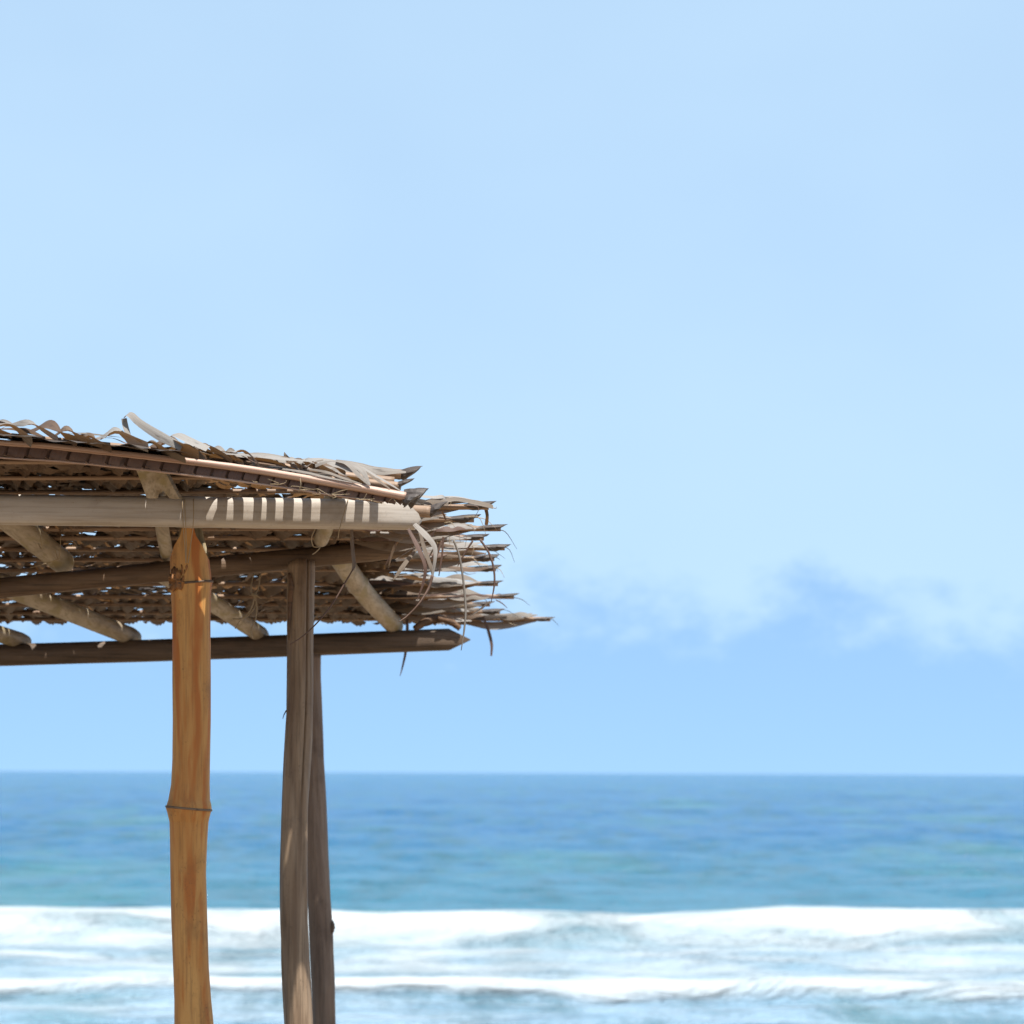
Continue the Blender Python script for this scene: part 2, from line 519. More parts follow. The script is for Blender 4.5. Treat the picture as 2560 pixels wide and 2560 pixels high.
def post_mesh(rows, Yp, seg=72, groove=None, jit=0.0, n=90, top=None, seed=0, fb=1.0, lean=0.0):
    """solid pole: rows sorted top to bottom; groove: list of (angle, depth, width)"""
    zs = [r[0] for r in rows][::-1]; xs_ = [r[1] for r in rows][::-1]; rs = [r[2] for r in rows][::-1]
    mb = MB()
    Z0, Z1 = zs[0], zs[-1]
    ring = []
    for i in range(n + 1):
        z = lerp(Z0, Z1, i / n)
        x, r = interp(z, zs, xs_), interp(z, zs, rs)
        row = []
        for q in range(seg):
            th = 2 * math.pi * q / seg
            rr = r * (1 + jit * sfbm(math.cos(th) * 1.6 + seed, z * 4.0 + math.sin(th) * 1.6, 3, seed))
            for (ga, gd, gw, gz) in (groove or []):
                a = (th - ga - gz * math.sin(z * 3.1) + math.pi) % (2 * math.pi) - math.pi
                rr -= gd * math.exp(-(a / gw) ** 2) * min(1, max(0, (z - 1.32) / .25))
            zz = z
            if i == n and top: zz += top(th)
            row.append(mb.vert((x + rr * math.cos(th), Yp + lean * (z - Z1) + fb * rr * math.sin(th), zz), (q / seg, z, 0)))
        ring.append(row)
    for a, b in zip(ring[:-1], ring[1:]):
        for q in range(seg):
            mb.f.append((a[q], a[(q + 1) % seg], b[(q + 1) % seg], b[q]))
    c = mb.vert(sum((Vector(mb.v[j]) for j in ring[-1]), Vector()) / seg)
    for q in range(seg):
        mb.f.append((ring[-1][q], ring[-1][(q + 1) % seg], c))
    return mb

# tan bamboo post in front: hollow, mouth cut to two tongues that hold the beam
YB = 8.45
bam = [(1400, 425, 523), (1432, 426, 527), (1452, 425, 529), (1458, 424, 531), (1465, 425, 529), (1490, 428, 527),
       (1560, 431, 526), (1700, 431, 527), (1800, 432, 527), (1900, 431, 525), (1960, 428, 524), (2000, 421, 525),
       (2012, 417, 528), (2021, 415, 529), (2030, 418, 527), (2055, 424, 521), (2100, 425, 518), (2180, 426, 515),
       (2290, 428, 518), (2420, 433, 522), (2500, 436, 528), (2560, 436, 534), (2590, 434, 539), (2598, 432, 541),
       (2606, 435, 538), (2660, 438, 533), (2800, 440, 532), (3100, 444, 536), (3170, 440, 541), (3177, 438, 543), (3185, 441, 540), (3240, 444, 537), (3420, 446, 540)]
rows = edge_rows(bam, YB, [])
zs = [r[0] for r in rows][::-1]; xs_ = [r[1] for r in rows][::-1]; rs = [r[2] for r in rows][::-1]
mb = MB()
seg = 96
zc = sorted(set([-0.05] + list(np.linspace(0, zs[-1], 120)) + zs[1:]))
zc = [z for z in zc if z <= zs[-1]]
def mouth(th):
    """height of the cut rim above the side shoulders"""
    xr = abs(math.cos(th))
    if math.sin(th) < 0:     # front tongue
        h = interp(xr, [0, .22, .30, .42, .73, 1.0], [112, 110, 82, 58, 34, 0])
    else:                    # back wall, wider
        h = interp(xr, [0, .45, .62, .80, 1.0], [112, 110, 78, 40, 0])
    return h * YB / F
outer, inner = [], []
for z in zc:
    x, r = interp(z, zs, xs_), interp(z, zs, rs)
    outer.append([mb.vert((x + r * math.cos(2 * math.pi * q / seg), YB + r * math.sin(2 * math.pi * q / seg), z)) for q in range(seg)])
NT = 8
zt, xt, rt = zs[-1], xs_[-1], rs[-1]
for j in range(1, NT + 1):
    row = []
    for q in range(seg):
        th = 2 * math.pi * q / seg
        dz = mouth(th) * j / NT
        r = rt * (1 - 0.10 * min(1, dz / 0.1) ** 1.5)
        row.append(mb.vert((xt + r * math.cos(th), YB + r * math.sin(th), zt + dz)))
    outer.append(row)
for a, b in zip(outer[:-1], outer[1:]):
    for q in range(seg):
        mb.f.append((a[q], a[(q + 1) % seg], b[(q + 1) % seg], b[q]))
bpost = mb.build('bamboo_post', M_BAMBOO, SH, label='tan bamboo post with pointed cut top')
mi = MB()
for j in range(NT + 1, -4, -1):
    row = []
    for q in range(seg):
        th = 2 * math.pi * q / seg
        jj = max(0, min(NT, j))
        dz = mouth(th) * jj / NT + (min(0, j) * 0.03)
        r = rt * (1 - 0.10 * min(1, max(0, dz) / 0.1) ** 1.5) * (0.995 if j > NT else 0.80)
        row.append(mi.vert((xt + r * math.cos(th), YB + r * math.sin(th), zt + dz)))
    inner.append(row)
for a, b in zip(inner[:-1], inner[1:]):
    for q in range(seg):
        mi.f.append((a[q], a[(q + 1) % seg], b[(q + 1) % seg], b[q]))
mi.f.append(tuple(inner[-1]))
mi.build('cut_rim', M_INNER, bpost)
def ring_at(py, l, r, tilt):
    a, b = at(l, py + tilt, YB), at(r, py - tilt, YB)
    c0, rad = (a + b) / 2, (b.x - a.x) / 2
    pts = []
    for q in range(49):
        th = 2 * math.pi * q / 48
        pts.append((c0.x + rad * math.cos(th), YB + rad * math.sin(th), c0.z + (b.z - a.z) / 2 * math.cos(th)))
    m = MB(); m.tube(pts, [0.0028], n=96, seg=6, caps=False, rz=[0.0034])
    return m.build('node_ring', M_NODE, bpost)
ring_at(1459, 424, 531, 5); ring_at(2021, 415.5, 528.5, -5); ring_at(2598, 432, 541, 3); ring_at(3177, 438, 543, 3)
# bud scar on the upper node: a ragged lump with a smooth teardrop below
def lump(cx, cy, Yp, rx, ry, rz, seed, rough, name, mat, parent):
    m = MB()
    c0 = at(cx, cy, Yp)
    nu, nv = 22, 16
    g = []
    for i in range(nv + 1):
        ph = math.pi * i / nv
        row = []
        for j in range(nu):
            th = 2 * math.pi * j / nu
            dx, dy, dz = math.sin(ph) * math.cos(th), math.sin(ph) * math.sin(th), math.cos(ph)
            s = 1 + rough * sfbm(dx * 2.3 + seed, dz * 2.3 + dy * 2, 4, seed)
            row.append(m.vert((c0.x + rx * s * dx, c0.y + ry * s * dy, c0.z + rz * s * dz)))
        g.append(row)
    for a, b in zip(g[:-1], g[1:]):
        for j in range(nu):
            m.f.append((a[j], b[j], b[(j + 1) % nu], a[(j + 1) % nu]))
    return m.build(name, mat, parent)
sc_ = lump(449, 1452, YB - 0.043, .024, .015, .024, 5, .75, 'bud_scar', M_KNOT, bpost)
lump(462, 1440, YB - 0.047, .008, .007, .022, 12, .6, 'bud_scar_bract', M_KNOT, bpost)
lump(453, 1476, YB - 0.043, .017, .0085, .030, 9, .12, 'bud_scar_swelling', M_BAMBOO, bpost)
# dry bud standing on the scar
m = MB(); a0 = at(466, 1428, YB - .050)
m.tube([a0, at(467, 1416, YB - .051), at(468, 1408, YB - .049)], [.003, .004, .002], n=6, seg=7)
m.build('bud', M_KNOT, bpost)

# weathered middle post with a long drying crack
YM = 9.62
mid = [(1404, 721, 786), (1440, 720, 786), (1600, 720, 784), (1700, 718, 784), (1780, 715, 783), (1850, 711, 781), (1900, 708, 778),
       (2000, 703, 772), (2060, 701, 770), (2150, 699, 768), (2300, 700, 768), (2400, 703, 772), (2480, 707, 777), (2560, 711, 783),
       (2700, 716, 792), (3100, 722, 800), (3250, 722, 802)]
rows = edge_rows(mid, YM, [])
mpost = post_mesh(rows, YM, seg=120, groove=[(-0.98, .014, .05, .05), (-2.1, .0008, .06, .1)], jit=.05, n=150,
                  top=lambda th: .004 * math.sin(3 * th) + .006 * math.cos(th + 1), seed=4).build('wooden_post', M_POST, SH, label='weathered round post with a long crack')
m = MB()
m.tube([at(722, 1432, YM - .035), at(728, 1462, YM - .038), at(724, 1520, YM - .034), at(722, 1600, YM - .034)], [.004, .008, .006, .002], n=14, seg=8, rz=[.003, .005, .004, .002], up=Vector((0, 1, 0)), jit=.2)
m.build('torn_bark', M_DARK, mpost)
m = MB(); m.tube([at(716, 1776, YM - .03), at(710, 1787, YM - .04), at(707, 1797, YM - .045)], [.0022, .0016, .001], n=6, seg=5)
m.build('twig', M_DARK, mpost)

# rear post
YR = 11.42
rear = [(1636, 744, 803), (1700, 746, 803), (1780, 748, 806), (1900, 752, 810), (2000, 756, 814), (2100, 760, 819), (2170, 764, 823), (2280, 770, 829),
        (2330, 773, 832), (2400, 776, 834), (2470, 779, 837), (2560, 781, 838), (2700, 784, 842), (3050, 790, 850)]
rows = edge_rows(rear, YR, [])
rpost = post_mesh(rows, YR, seg=72, groove=[(-1.2, .002, .12, .1)], jit=.06, n=120, seed=21).build('wooden_post', M_POST2, SH, label='slightly leaning grey brown post at the back')
lump(832, 2318, YR - .01, .006, .01, .018, 3, .4, 'branch_stub', M_POST2, rpost)
# posts under the left end, outside the picture
for src, dx in ((bpost, -2.25), (mpost, -2.35), (rpost, -2.3)):
    o = src.copy(); COL.objects.link(o); o.parent = SH; o.location = (dx, 0, 0)
    if 'label' in o: del o['label']

# ---- beams (bamboo poles along X)
def beam(name, p0, p1, r, mat, endf, expo=2.4, nodes=(), n=70, seg=36, label=None, bend=0.0):
    """endf(h): extra length at relative height h in -1..1 (pointed end)"""
    mb = MB()
    rings = []
    nd = [(x_, .0025) for x_ in nodes]
    for i in range(n + 1):
        t = i / n
        row = []
        c0 = p0.lerp(p1, t) + Vector((0, 0, bend * math.sin(math.pi * t)))
        rr = r
        for q in range(seg):
            th = 2 * math.pi * q / seg
            c, s = math.cos(th), math.sin(th)
            e = 2.0 / expo
            y = math.copysign(abs(c) ** e, c) * rr; z = math.copysign(abs(s) ** e, s) * rr
            g = 1 + .018 * sfbm(c0.x * 2 + 5, th * 2.0, 2, int(r * 1e4))
            x = c0.x
            for (nx, amp) in nd:
                g += amp / r * math.exp(-((x - nx) / .006) ** 2)
            if i == n: x += endf(z / rr)
            elif i > n - 3: x -= .004
            row.append(mb.vert((x, c0.y + y * g, c0.z + z * g), (q / seg, x, 0.3)))
        rings.append(row)
    for a, b in zip(rings[:-1], rings[1:]):
        for q in range(seg):
            mb.f.append((a[q], b[q], b[(q + 1) % seg], a[(q + 1) % seg]))
    cap = [mb.vert(mb.v[j], mb.lc[j]) for j in rings[-1]]
    # the end is cut by two planes that meet at the level of the tip
    order = sorted(range(seg), key=lambda q: mb.v[cap[q]][2])
    half = seg // 2
    for q in range(-seg // 4, seg // 4):
        a0, a1 = q % seg, (q + 1) % seg
        b0, b1 = (half - q) % seg, (half - q - 1) % seg
        mb.f.append((cap[a0], cap[b0], cap[b1], cap[a1]) if a1 != b1 else (cap[a0], cap[b0], cap[a1]))
    mb.f.append(tuple(rings[0]))
    return mb.build(name, mat, SH, label=label)
def extrap(a, b, x):
    t = (x - a.x) / (b.x - a.x)
    return a + (b - a) * t
YF = 8.385
a, b = at(0, 1274, YF), at(1010, 1287, YF)
px2m = YF / F
b1 = beam('beam', extrap(a, b, XL), b, 37.5 * px2m, M_BEAM,
          lambda s: YF / F * interp(s, [-1, -.9, -.25, .97, 1], [26, 29, 47, 1, 0]), expo=3.6,
          nodes=(at(478, 1284, YF).x, at(478, 1284, YF).x - .9), label='grey bamboo front beam with pointed end dappled by sun')
Y2 = 9.70
a, b = at(0, 1470, Y2), at(1036, 1367, Y2)
px2m = Y2 / F
b2 = beam('beam', extrap(a, b, XL), b, 25.5 * px2m, M_BEAM2, lambda s: 0.01 * s, expo=2.0, nodes=[at(q, 1450, Y2).x for q in (22, 165, 315, 565, 695, 925)], label='brown tilted middle beam')
Y3 = 11.5
a, b = at(0, 1631, Y3), at(1122, 1599, Y3)
px2m = Y3 / F
b3 = beam('beam', extrap(a, b, XL), b, 27.5 * px2m, M_BEAM3, lambda s: Y3 / F * interp(s, [-1, -.9, 0, .9, 1], [0, 4, 54, 4, 0]), expo=2.6, bend=-.01, label='dark rear beam with pointed end')

# ---- rafters (pale bamboo poles running front to back)
def rafter(p0, p1, r, nodes=2, mat=M_RAFT, bow=0.0):
    mb = MB()
    L = (p1 - p0).length
    n = 40
    rad = []
    nds = [rng.uniform(.25, .4), rng.uniform(.68, .82)][:nodes]
    for i in range(n + 1):
        t = i / n
        q = r
        for nd in nds: q += .004 * math.exp(-((t - nd) * L / .012) ** 2)
        if t > .985: q *= .86
        rad.append(q)
    mid_ = p0.lerp(p1, .5) + Vector((bow + rng.uniform(-.01, .01), 0, rng.uniform(-.006, .006)))
    mb.tube([p0, mid_, p1], rad, n=n, seg=22)
    return mb.build('rafter', mat, SH)
rafter(at(-140, 1184, 8.15), at(160, 1408, 9.84), .037)
rafter(at(392, 1190, 8.19), at(418, 1392, 9.80), .020)
rafter(at(838, 1199, 8.20), at(802, 1352, 9.42), .022)
rafter(at(-190, 1385, 9.45), at(335, 1594, 11.62), .033)
rafter(at(392, 1426, 9.74), at(655, 1589, 11.60), .030)
rafter(at(840, 1380, 9.76), at(988, 1566, 11.58), .034, bow=-.025)
rafter(at(-560, 1420, 9.45), at(62, 1605, 11.60), .030)
rafter(at(-560, 1182, 8.14), at(-360, 1450, 9.84), .030)
# hewn end of one rafter, notched, under the front edge
m = MB()
Q = [(338, 1168), (412, 1178), (448, 1246), (424, 1246), (404, 1222), (392, 1226), (384, 1245), (367, 1245)]
fr_ = [m.vert(at(x, y, 8.12 + .0004 * (y - 1168)), (i / 8, .02 * i, .4)) for i, (x, y) in enumerate(Q)]
bk_ = [m.vert(at(x + 4, y - 3, 8.12 + .0004 * (y - 1168)) + Vector((0, .05, 0)), (i / 8, .02 * i, .6)) for i, (x, y) in enumerate(Q)]
m.f.append(tuple(fr_[::-1])); m.f.append(tuple(bk_))
for i in range(8): m.f.append((fr_[i], fr_[(i + 1) % 8], bk_[(i + 1) % 8], bk_[i]))
m.build('rafter_end', M_RAFT, SH, smooth=False)
# forked bark prop between thatch and rear beam
m = MB(); m.tube([at(1036, 1572, 11.45), at(1072, 1551, 11.47), at(1112, 1546, 11.5)], [.010, .019, .014], n=10, seg=9, jit=.12)
m.build('bark_prop', M_DARK, SH)
m = MB(); m.tube([at(1094, 1545, 11.44), at(1125, 1553, 11.45), at(1150, 1572, 11.45)], [.011, .014, .009], n=10, seg=9, jit=.12)
m.build('bark_prop', M_DARK, SH)

# ---- woven palm fronds of the roof, front to back
SLOPE = [(1153, 8.05), (1193, 8.27), (1228, 8.47), (1268, 8.83), (1300, 9.13), (1322, 9.33), (1345, 9.55), (1372, 9.86), (1398, 10.15),
         (1425, 10.46), (1460, 10.86), (1492, 11.22), (1512, 11.45), (1532, 11.68), (1548, 11.86)]
TIPX = [540, 1006, 1000, 1222, 1185, 1252, 1210, 1262, 1236, 1240, 1245, 1285, 1225, 1250, 1376]
def midrib(pts, wy, wz, name='palm_frond', mat=M_RIB, butt=0.0, label=None, n=50, parent=SH):
    mb = MB()
    mb.tube(pts, wy, n=n, seg=8, rz=wz, jit=.05, expo=2.8)
    o = mb.build(name, mat, parent, label=label)
    return o
def butt_end(p0, p1, w, h, parent):
    """ragged slanting cut end of a frond stalk"""
    mb = MB()
    seg, n = 12, 6
    rows = []
    idb = rng.random()
    for i in range(n + 1):
        t = i / n
        c0 = p0.lerp(p1, t)
        row = []
        for q in range(seg):
            th = 2 * math.pi * q / seg
            s = math.sin(th)
            x = c0.x + (t ** 2) * (0.022 * s + rng.uniform(-.003, .003))
            fl = lerp(.62, 1.0, min(1, t * 1.6))
            row.append(mb.vert((x, c0.y + w * math.cos(th) * fl * rng.uniform(.95, 1.05), c0.z + h * fl * s * rng.uniform(.93, 1.05)), (q / seg, t * .1, idb)))
        rows.append(row)
    for a, b in zip(rows[:-1], rows[1:]):
        for q in range(seg): mb.f.append((a[q], b[q], b[(q + 1) % seg], a[(q + 1) % seg]))
    mb.f.append(tuple(rows[-1][::-1]))
    return mb.build('frond_butt', M_BUTT, parent, smooth=False)

PITCH = 0.046
fronds = []
for i, (py, Yi) in enumerate(SLOPE):
    tip = at(TIPX[i], py + rng.uniform(-3, 1), Yi)
    z0 = at(300, py, Yi).z
    lift_l = 0.02 if i < 3 else 0.0
    pl = Vector((XL + rng.uniform(-.15, .15), Yi + rng.uniform(-.02, .02), z0 + lift_l))
    pm = at(520, py + rng.uniform(-2, 2), Yi + rng.uniform(-.01, .01))
    wz = [.0065, .007, .0075, .0075, .008] if i >= 3 else [.005, .006, .006, .006]
    wy = [.009, .011, .013, .014] if i >= 3 else [.011, .011, .010, .010]
    fr = midrib([pl, at(-300, py, Yi), pm, tip], wy, wz)
    if i >= 3:
        butt_end(tip + Vector((-.075, 0, 0)), tip + Vector((-.002, 0, rng.uniform(-.002, .008))), .019, rng.uniform(.008, .0135), fr)
    fronds.append((fr, Yi, z0, tip))

def strip_pts(x0, Yi, zi, tan_, L, zslope, amp, sgn, dstep, n=9):
    pts = []
    for j in range(n + 1):
        d = L * j / n
        pts.append(Vector((x0 + d * tan_, Yi + d, zi + zslope * d + sgn * amp * math.cos(math.pi * d / dstep))))
    return pts
TAN = 0.78
DST = PITCH / (2 * TAN)
for i, (fr, Yi, z0, tip) in enumerate(fronds):
    if i + 1 < len(fronds):
        dY, dz = SLOPE[i + 1][1] - Yi, fronds[i + 1][2] - z0
    else:
        dY, dz = .20, -.012
    zs_ = (dz + 0.012) / dY
    L = dY * 1.30 + .06 if i + 1 < len(fronds) else .17
    single = i < 3          # the front three are seen close: every leaflet its own object
    weave = MB()
    xr = tip.x - (0.30 if i >= 3 else 0.005)
    x = XL
    cnt = 0
    while x < xr:
        for s in (-1, 1):
            if i in (1, 2) and s == 1 and x > at(500, 1250, 8.4).x: continue      # unplaited towards the right end
            free = i == 1 and x > at(500, 1250, 8.4).x      # combed apart, casting stripes on the beam
            if not free and rng.random() < (0.11 if s < 0 else .3 if i < 3 else .78): continue
            if s > 0 and x > xr - .16: continue
            w = PITCH * rng.uniform(.62, .95) * (1.0 if s < 0 else .62)
            if i in (1, 2) and x > at(500, 1250, 8.4).x: w *= 0.76
            if not free and rng.random() < .16: w *= .55
            if free: w = PITCH * rng.uniform(.50, .70)
            sgn = -s
            tn = s * (.30 if s < 0 else .62) * rng.uniform(.7, 1.3)
            pts = strip_pts(x + rng.uniform(-.006, .006), Yi, z0 + rng.uniform(-.003, .003), tn, L * rng.uniform(.7, 1.12), zs_ + rng.uniform(-.02, .02), .0035, sgn, DST, 14)
            sd = Vector((1, -tn, 0)).normalized()
            sd0 = Vector((sd.x, sd.y, rng.choice((-1.1, -1.1, -.9, .7)) * (s < 0) + .3 * (s > 0) + rng.uniform(-.25, .25)))
            sd = Vector((sd.x, sd.y, -.55 * (s < 0) + rng.uniform(-.25, .25)))
            if free: sd, sd0 = Vector((1, .3, rng.uniform(-.1, .2))), Vector((1, .5, rng.uniform(-.5, 0)))
            vis = at(-60, 1200, Yi).x < x
            n_ = 20 if i < 9 else 12
            if single and vis:
                m1 = MB(); m1.ribbon(pts, [w * .8, w, w, w * .8], [sd, sd0, sd], n=n_, crease=.16)
                m1.build('leaflet', M_WEAVE, fr)
                cnt += 1
            else:
                weave.ribbon(pts, [w * .8, w, w, w * .8], [sd, sd0, sd], n=n_ if vis else 8, crease=.16)
        x += PITCH * rng.uniform(.93, 1.07)
    if weave.v:
        o = weave.build('leaflet_weave', M_WEAVE, fr)
        o['kind'] = 'stuff'
    # upper layer of the thatch, dark for shade, closed at right against the sun
    if True:
        upper = MB()
        x = XL
        while x < (tip.x - .34 if i >= 3 else at(500, 1200, Yi).x):
            for s in (-1, 1):
                if s > 0 and x > tip.x - .45: continue
                if rng.random() < (.03 if i < 3 else .30 if x < -.75 else .02): continue
                w = PITCH * rng.uniform(.7, 1.1)
                tn = s * TAN * rng.uniform(.9, 1.1)
                zz = z0 + .034 + rng.uniform(-.006, .010)
                P = [Vector((x, Yi + .10, zz)), Vector((x + tn * .15, Yi + .25, zz + zs_ * .15 + rng.uniform(-.006, .012))), Vector((x + tn * .32, Yi + .42, zz + zs_ * .32 - .004))]
                upper.ribbon(P, [w * .8, w, w * .7], [Vector((1, -tn, rng.uniform(-.3, .3)))], n=6, crease=.16)
            if x > -.75 or i < 3:  # straight strips added to close sun gaps above the posts
                zz = z0 + .045
                upper.ribbon([Vector((x + .02, Yi + .05, zz)), Vector((x + .02, Yi + .40, zz + zs_ * .35))], [.04, .05, .03], [Vector((1, 0, rng.uniform(-.2, .2)))], n=3)
            x += PITCH * 1.05
        o = upper.build('leaflet_thatch', M_SHADE_OLD, fr)
        o['kind'] = 'stuff'
    # loose leaflets lying along the stalk at the right end
    if i >= 3:
        for q in range(4):      # frayed threads
            p0 = tip + Vector((-rng.uniform(.0, .22), -.02, rng.uniform(-.012, .008)))
            dr = rng.uniform(.03, .10)
            m1 = MB()
            m1.tube([p0, p0 + Vector((dr * rng.uniform(.2, .6), -.005, rng.uniform(-.01, .006))), p0 + Vector((dr * rng.uniform(.3, 1.0), -.008, -dr * rng.uniform(.1, .6)))], [.0014, .0011, .0004], n=7, seg=4)
            m1.build('fibre', rng.choice([M_TAB, M_TWINE, M_SHADE_OLD]), fr)
        for q in range(6):      # flat blades against the near side of the stalk
            x1 = tip.x - rng.uniform(.02, .08) - q * .055
            Ls = rng.uniform(.10, .26)
            oz = rng.uniform(-.010, .014)
            P = []
            for j in range(6):
                t_ = j / 5
                P.append(Vector((x1 - Ls * (1 - t_), Yi - .022 - .004 * q, tip.z + oz + rng.uniform(-.004, .004))))
            m1 = MB()
            m1.ribbon(P, [.002, .014, .020, .017, .004], [Vector((0, .45, 1)), Vector((0, .25 + rng.uniform(-.6, .6), 1)), Vector((0, .5, .8))], n=18, crease=.25, wave=.002)
            m1.build('leaflet', rng.choice([M_LEAF, M_LEAF, M_WEAVE, M_TAB, M_SHADE_OLD]), fr)
        for q in range(3):
            x1 = tip.x - rng.uniform(.02, .10) - q * .09
            Ls = rng.uniform(.20, .32)
            up = rng.uniform(.010, .022)
            yb = Yi - .012 + .018 * q
            P = []
            for j in range(6):
                t_ = j / 5
                P.append(Vector((x1 - Ls * (1 - t_), yb + .05 * (1 - t_) * rng.uniform(.5, 1), tip.z + up * (1 - .4 * t_) + .010 * math.sin(t_ * 6 + q + i) + (.01 if t_ < .3 else 0))))
            m1 = MB()
            m1.ribbon(P, [.006, .028, .036, .028, .008], [Vector((0, .8, .5)), Vector((0, .75, .55)), Vector((0, .6, .7)), Vector((0, .8, .4))], n=18, crease=.2, wave=.002)
            m1.build('leaflet', M_LEAF, fr)
        if rng.random() < .8:   # one below the stalk too
            x1 = tip.x - rng.uniform(.05, .14)
            Ls = rng.uniform(.24, .34)
            P = [Vector((x1 - Ls, Yi + .03, tip.z - .004)), Vector((x1 - Ls * .6, Yi + .01, tip.z - .020 - rng.uniform(0, .008))), Vector((x1 - Ls * .3, Yi, tip.z - .018)), Vector((x1, Yi, tip.z - .006))]
            m1 = MB(); m1.ribbon(P, [.015, .034, .030, .008], [Vector((0, .6, .8)), Vector((0, .3, 1)), Vector((0, .6, .7))], n=14, crease=.2, wave=.0015)
            m1.build('leaflet', M_LEAF, fr)

# ---- front edge: stalk of the fascia frond with its row of leaf bases
YA = 7.86
FPX = [(-1100, 1005), (-400, 1065), (-150, 1087), (0, 1106), (120, 1115), (250, 1129), (380, 1143), (500, 1157), (620, 1173), (740, 1192), (860, 1213), (960, 1231), (1014, 1241)]
fpts = [at(x, y, YA) for x, y in FPX]
fas = midrib(fpts, [.010, .011, .013, .016, .019], [.0075, .0075, .008, .0095, .011], mat=M_RIBF, n=80, label='reddish front edge frond with a pale stalk')
fxs, fys = [p[0] for p in FPX], [p[1] for p in FPX]
px = -330.0
while px < 990:
    step = interp(px, [0, 300, 500, 1000], [54, 46, 40, 32])
    y0 = interp(px, fxs, fys)
    hgt = interp(px, [0, 400, 900, 1000], [34, 32, 30, 22])
    m1 = MB()
    pw = step * .80 * YA / F
    top = at(px, y0 + 5, YA + .004)
    bot = at(px - 11, y0 + hgt * rng.uniform(.92, 1.06), YA + .006)
    back = bot + Vector((-.01, .03, .010))
    back2 = bot + Vector((-.03, .10, .012))
    m1.ribbon([top, top.lerp(bot, .55) + Vector((0, -.004, 0)), bot, back, back2], [pw, pw * 1.03, pw, pw * .9, pw * .7],
              [Vector((1, .12 * rng.uniform(-1, 1), -.22))], n=16, crease=.10)
    m1.build('leaflet', M_TAB, fas)
    # narrow sliver of the next leaflet twisting through the gap
    if True:
        m1 = MB()
        a0 = at(px + step * .5 + 5, y0 + 4, YA + .014); b0 = at(px + step * .5 - 6, y0 + hgt * .98, YA + .012)
        m1.ribbon([a0, a0.lerp(b0, .5), b0], [.020, .024, .020], [Vector((.8, .6, .2))], n=6)
        m1.build('leaflet', M_TAB, fas)
    px += step
# pale rod standing in for the sunlit lower edge of the leaf bases
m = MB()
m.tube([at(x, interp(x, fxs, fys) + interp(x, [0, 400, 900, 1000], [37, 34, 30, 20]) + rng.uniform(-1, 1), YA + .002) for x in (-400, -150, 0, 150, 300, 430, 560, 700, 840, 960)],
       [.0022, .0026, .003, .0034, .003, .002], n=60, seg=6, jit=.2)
m.build('lit_edge_strip', M_RIBF, fas)
ot = MB()  # dense extra leaf layer added to keep sun off the posts
x = -3.2
while x < at(930, 1200, YA).x:
    ppx = x / YA * F + 1280
    zf = at(ppx, interp(ppx, fxs, fys) + 8, YA).z
    for s in (-1, 1):
        if s > 0 and ppx > 740: continue
        tn = s * .5 * rng.uniform(.7, 1.2)
        w = .05 * rng.uniform(.8, 1.2)
        zb = lerp(zf, EYE + .80, .8)
        P = [Vector((x, YA + .02, zf + rng.uniform(-.004, .004))), Vector((x + tn * .2, YA + .21, lerp(zf, zb, .5) + rng.uniform(-.004, .01))), Vector((x + tn * .4, YA + (.41 if ppx < 620 else .37), zb))]
        ot.ribbon(P, [w, w, w * .8], [Vector((1, -tn, rng.uniform(-.25, .25)))], n=6, crease=.15)
    ot.ribbon([Vector((x, YA + .03, zf + .006)), Vector((x, YA + (.41 if ppx < 620 else .38), lerp(zf, EYE + .80, .8) + .006))], [.05, .05, .045], [Vector((1, 0, rng.uniform(-.15, .15)))], n=3)
    x += .04
o = ot.build('leaflet_thatch', M_SHADE_OLD, fas)
o['kind'] = 'stuff'
# frayed fibres along the lower edge
for q in range(16):
    x = rng.uniform(640, 990)
    y = interp(x, fxs, fys) + interp(x, [400, 900, 1000], [30, 27, 18])
    p0 = at(x, y, YA - .006)
    m = MB(); m.tube([p0, p0 + Vector((rng.uniform(-.015, .03), -.006, rng.uniform(-.008, .008))), p0 + Vector((rng.uniform(-.02, .06), -.008, rng.uniform(-.018, .012)))], [.0010, .0008, .0004], n=5, seg=4)
    m.build('fibre', M_TWINE, fas)
butt_end(at(1006, 1252, YA), at(1030, 1252, YA), .02, .017, fas)
butt_end(at(1010, 1240, YA + .08), at(1048, 1247, YA + .08), .026, .026, fas)

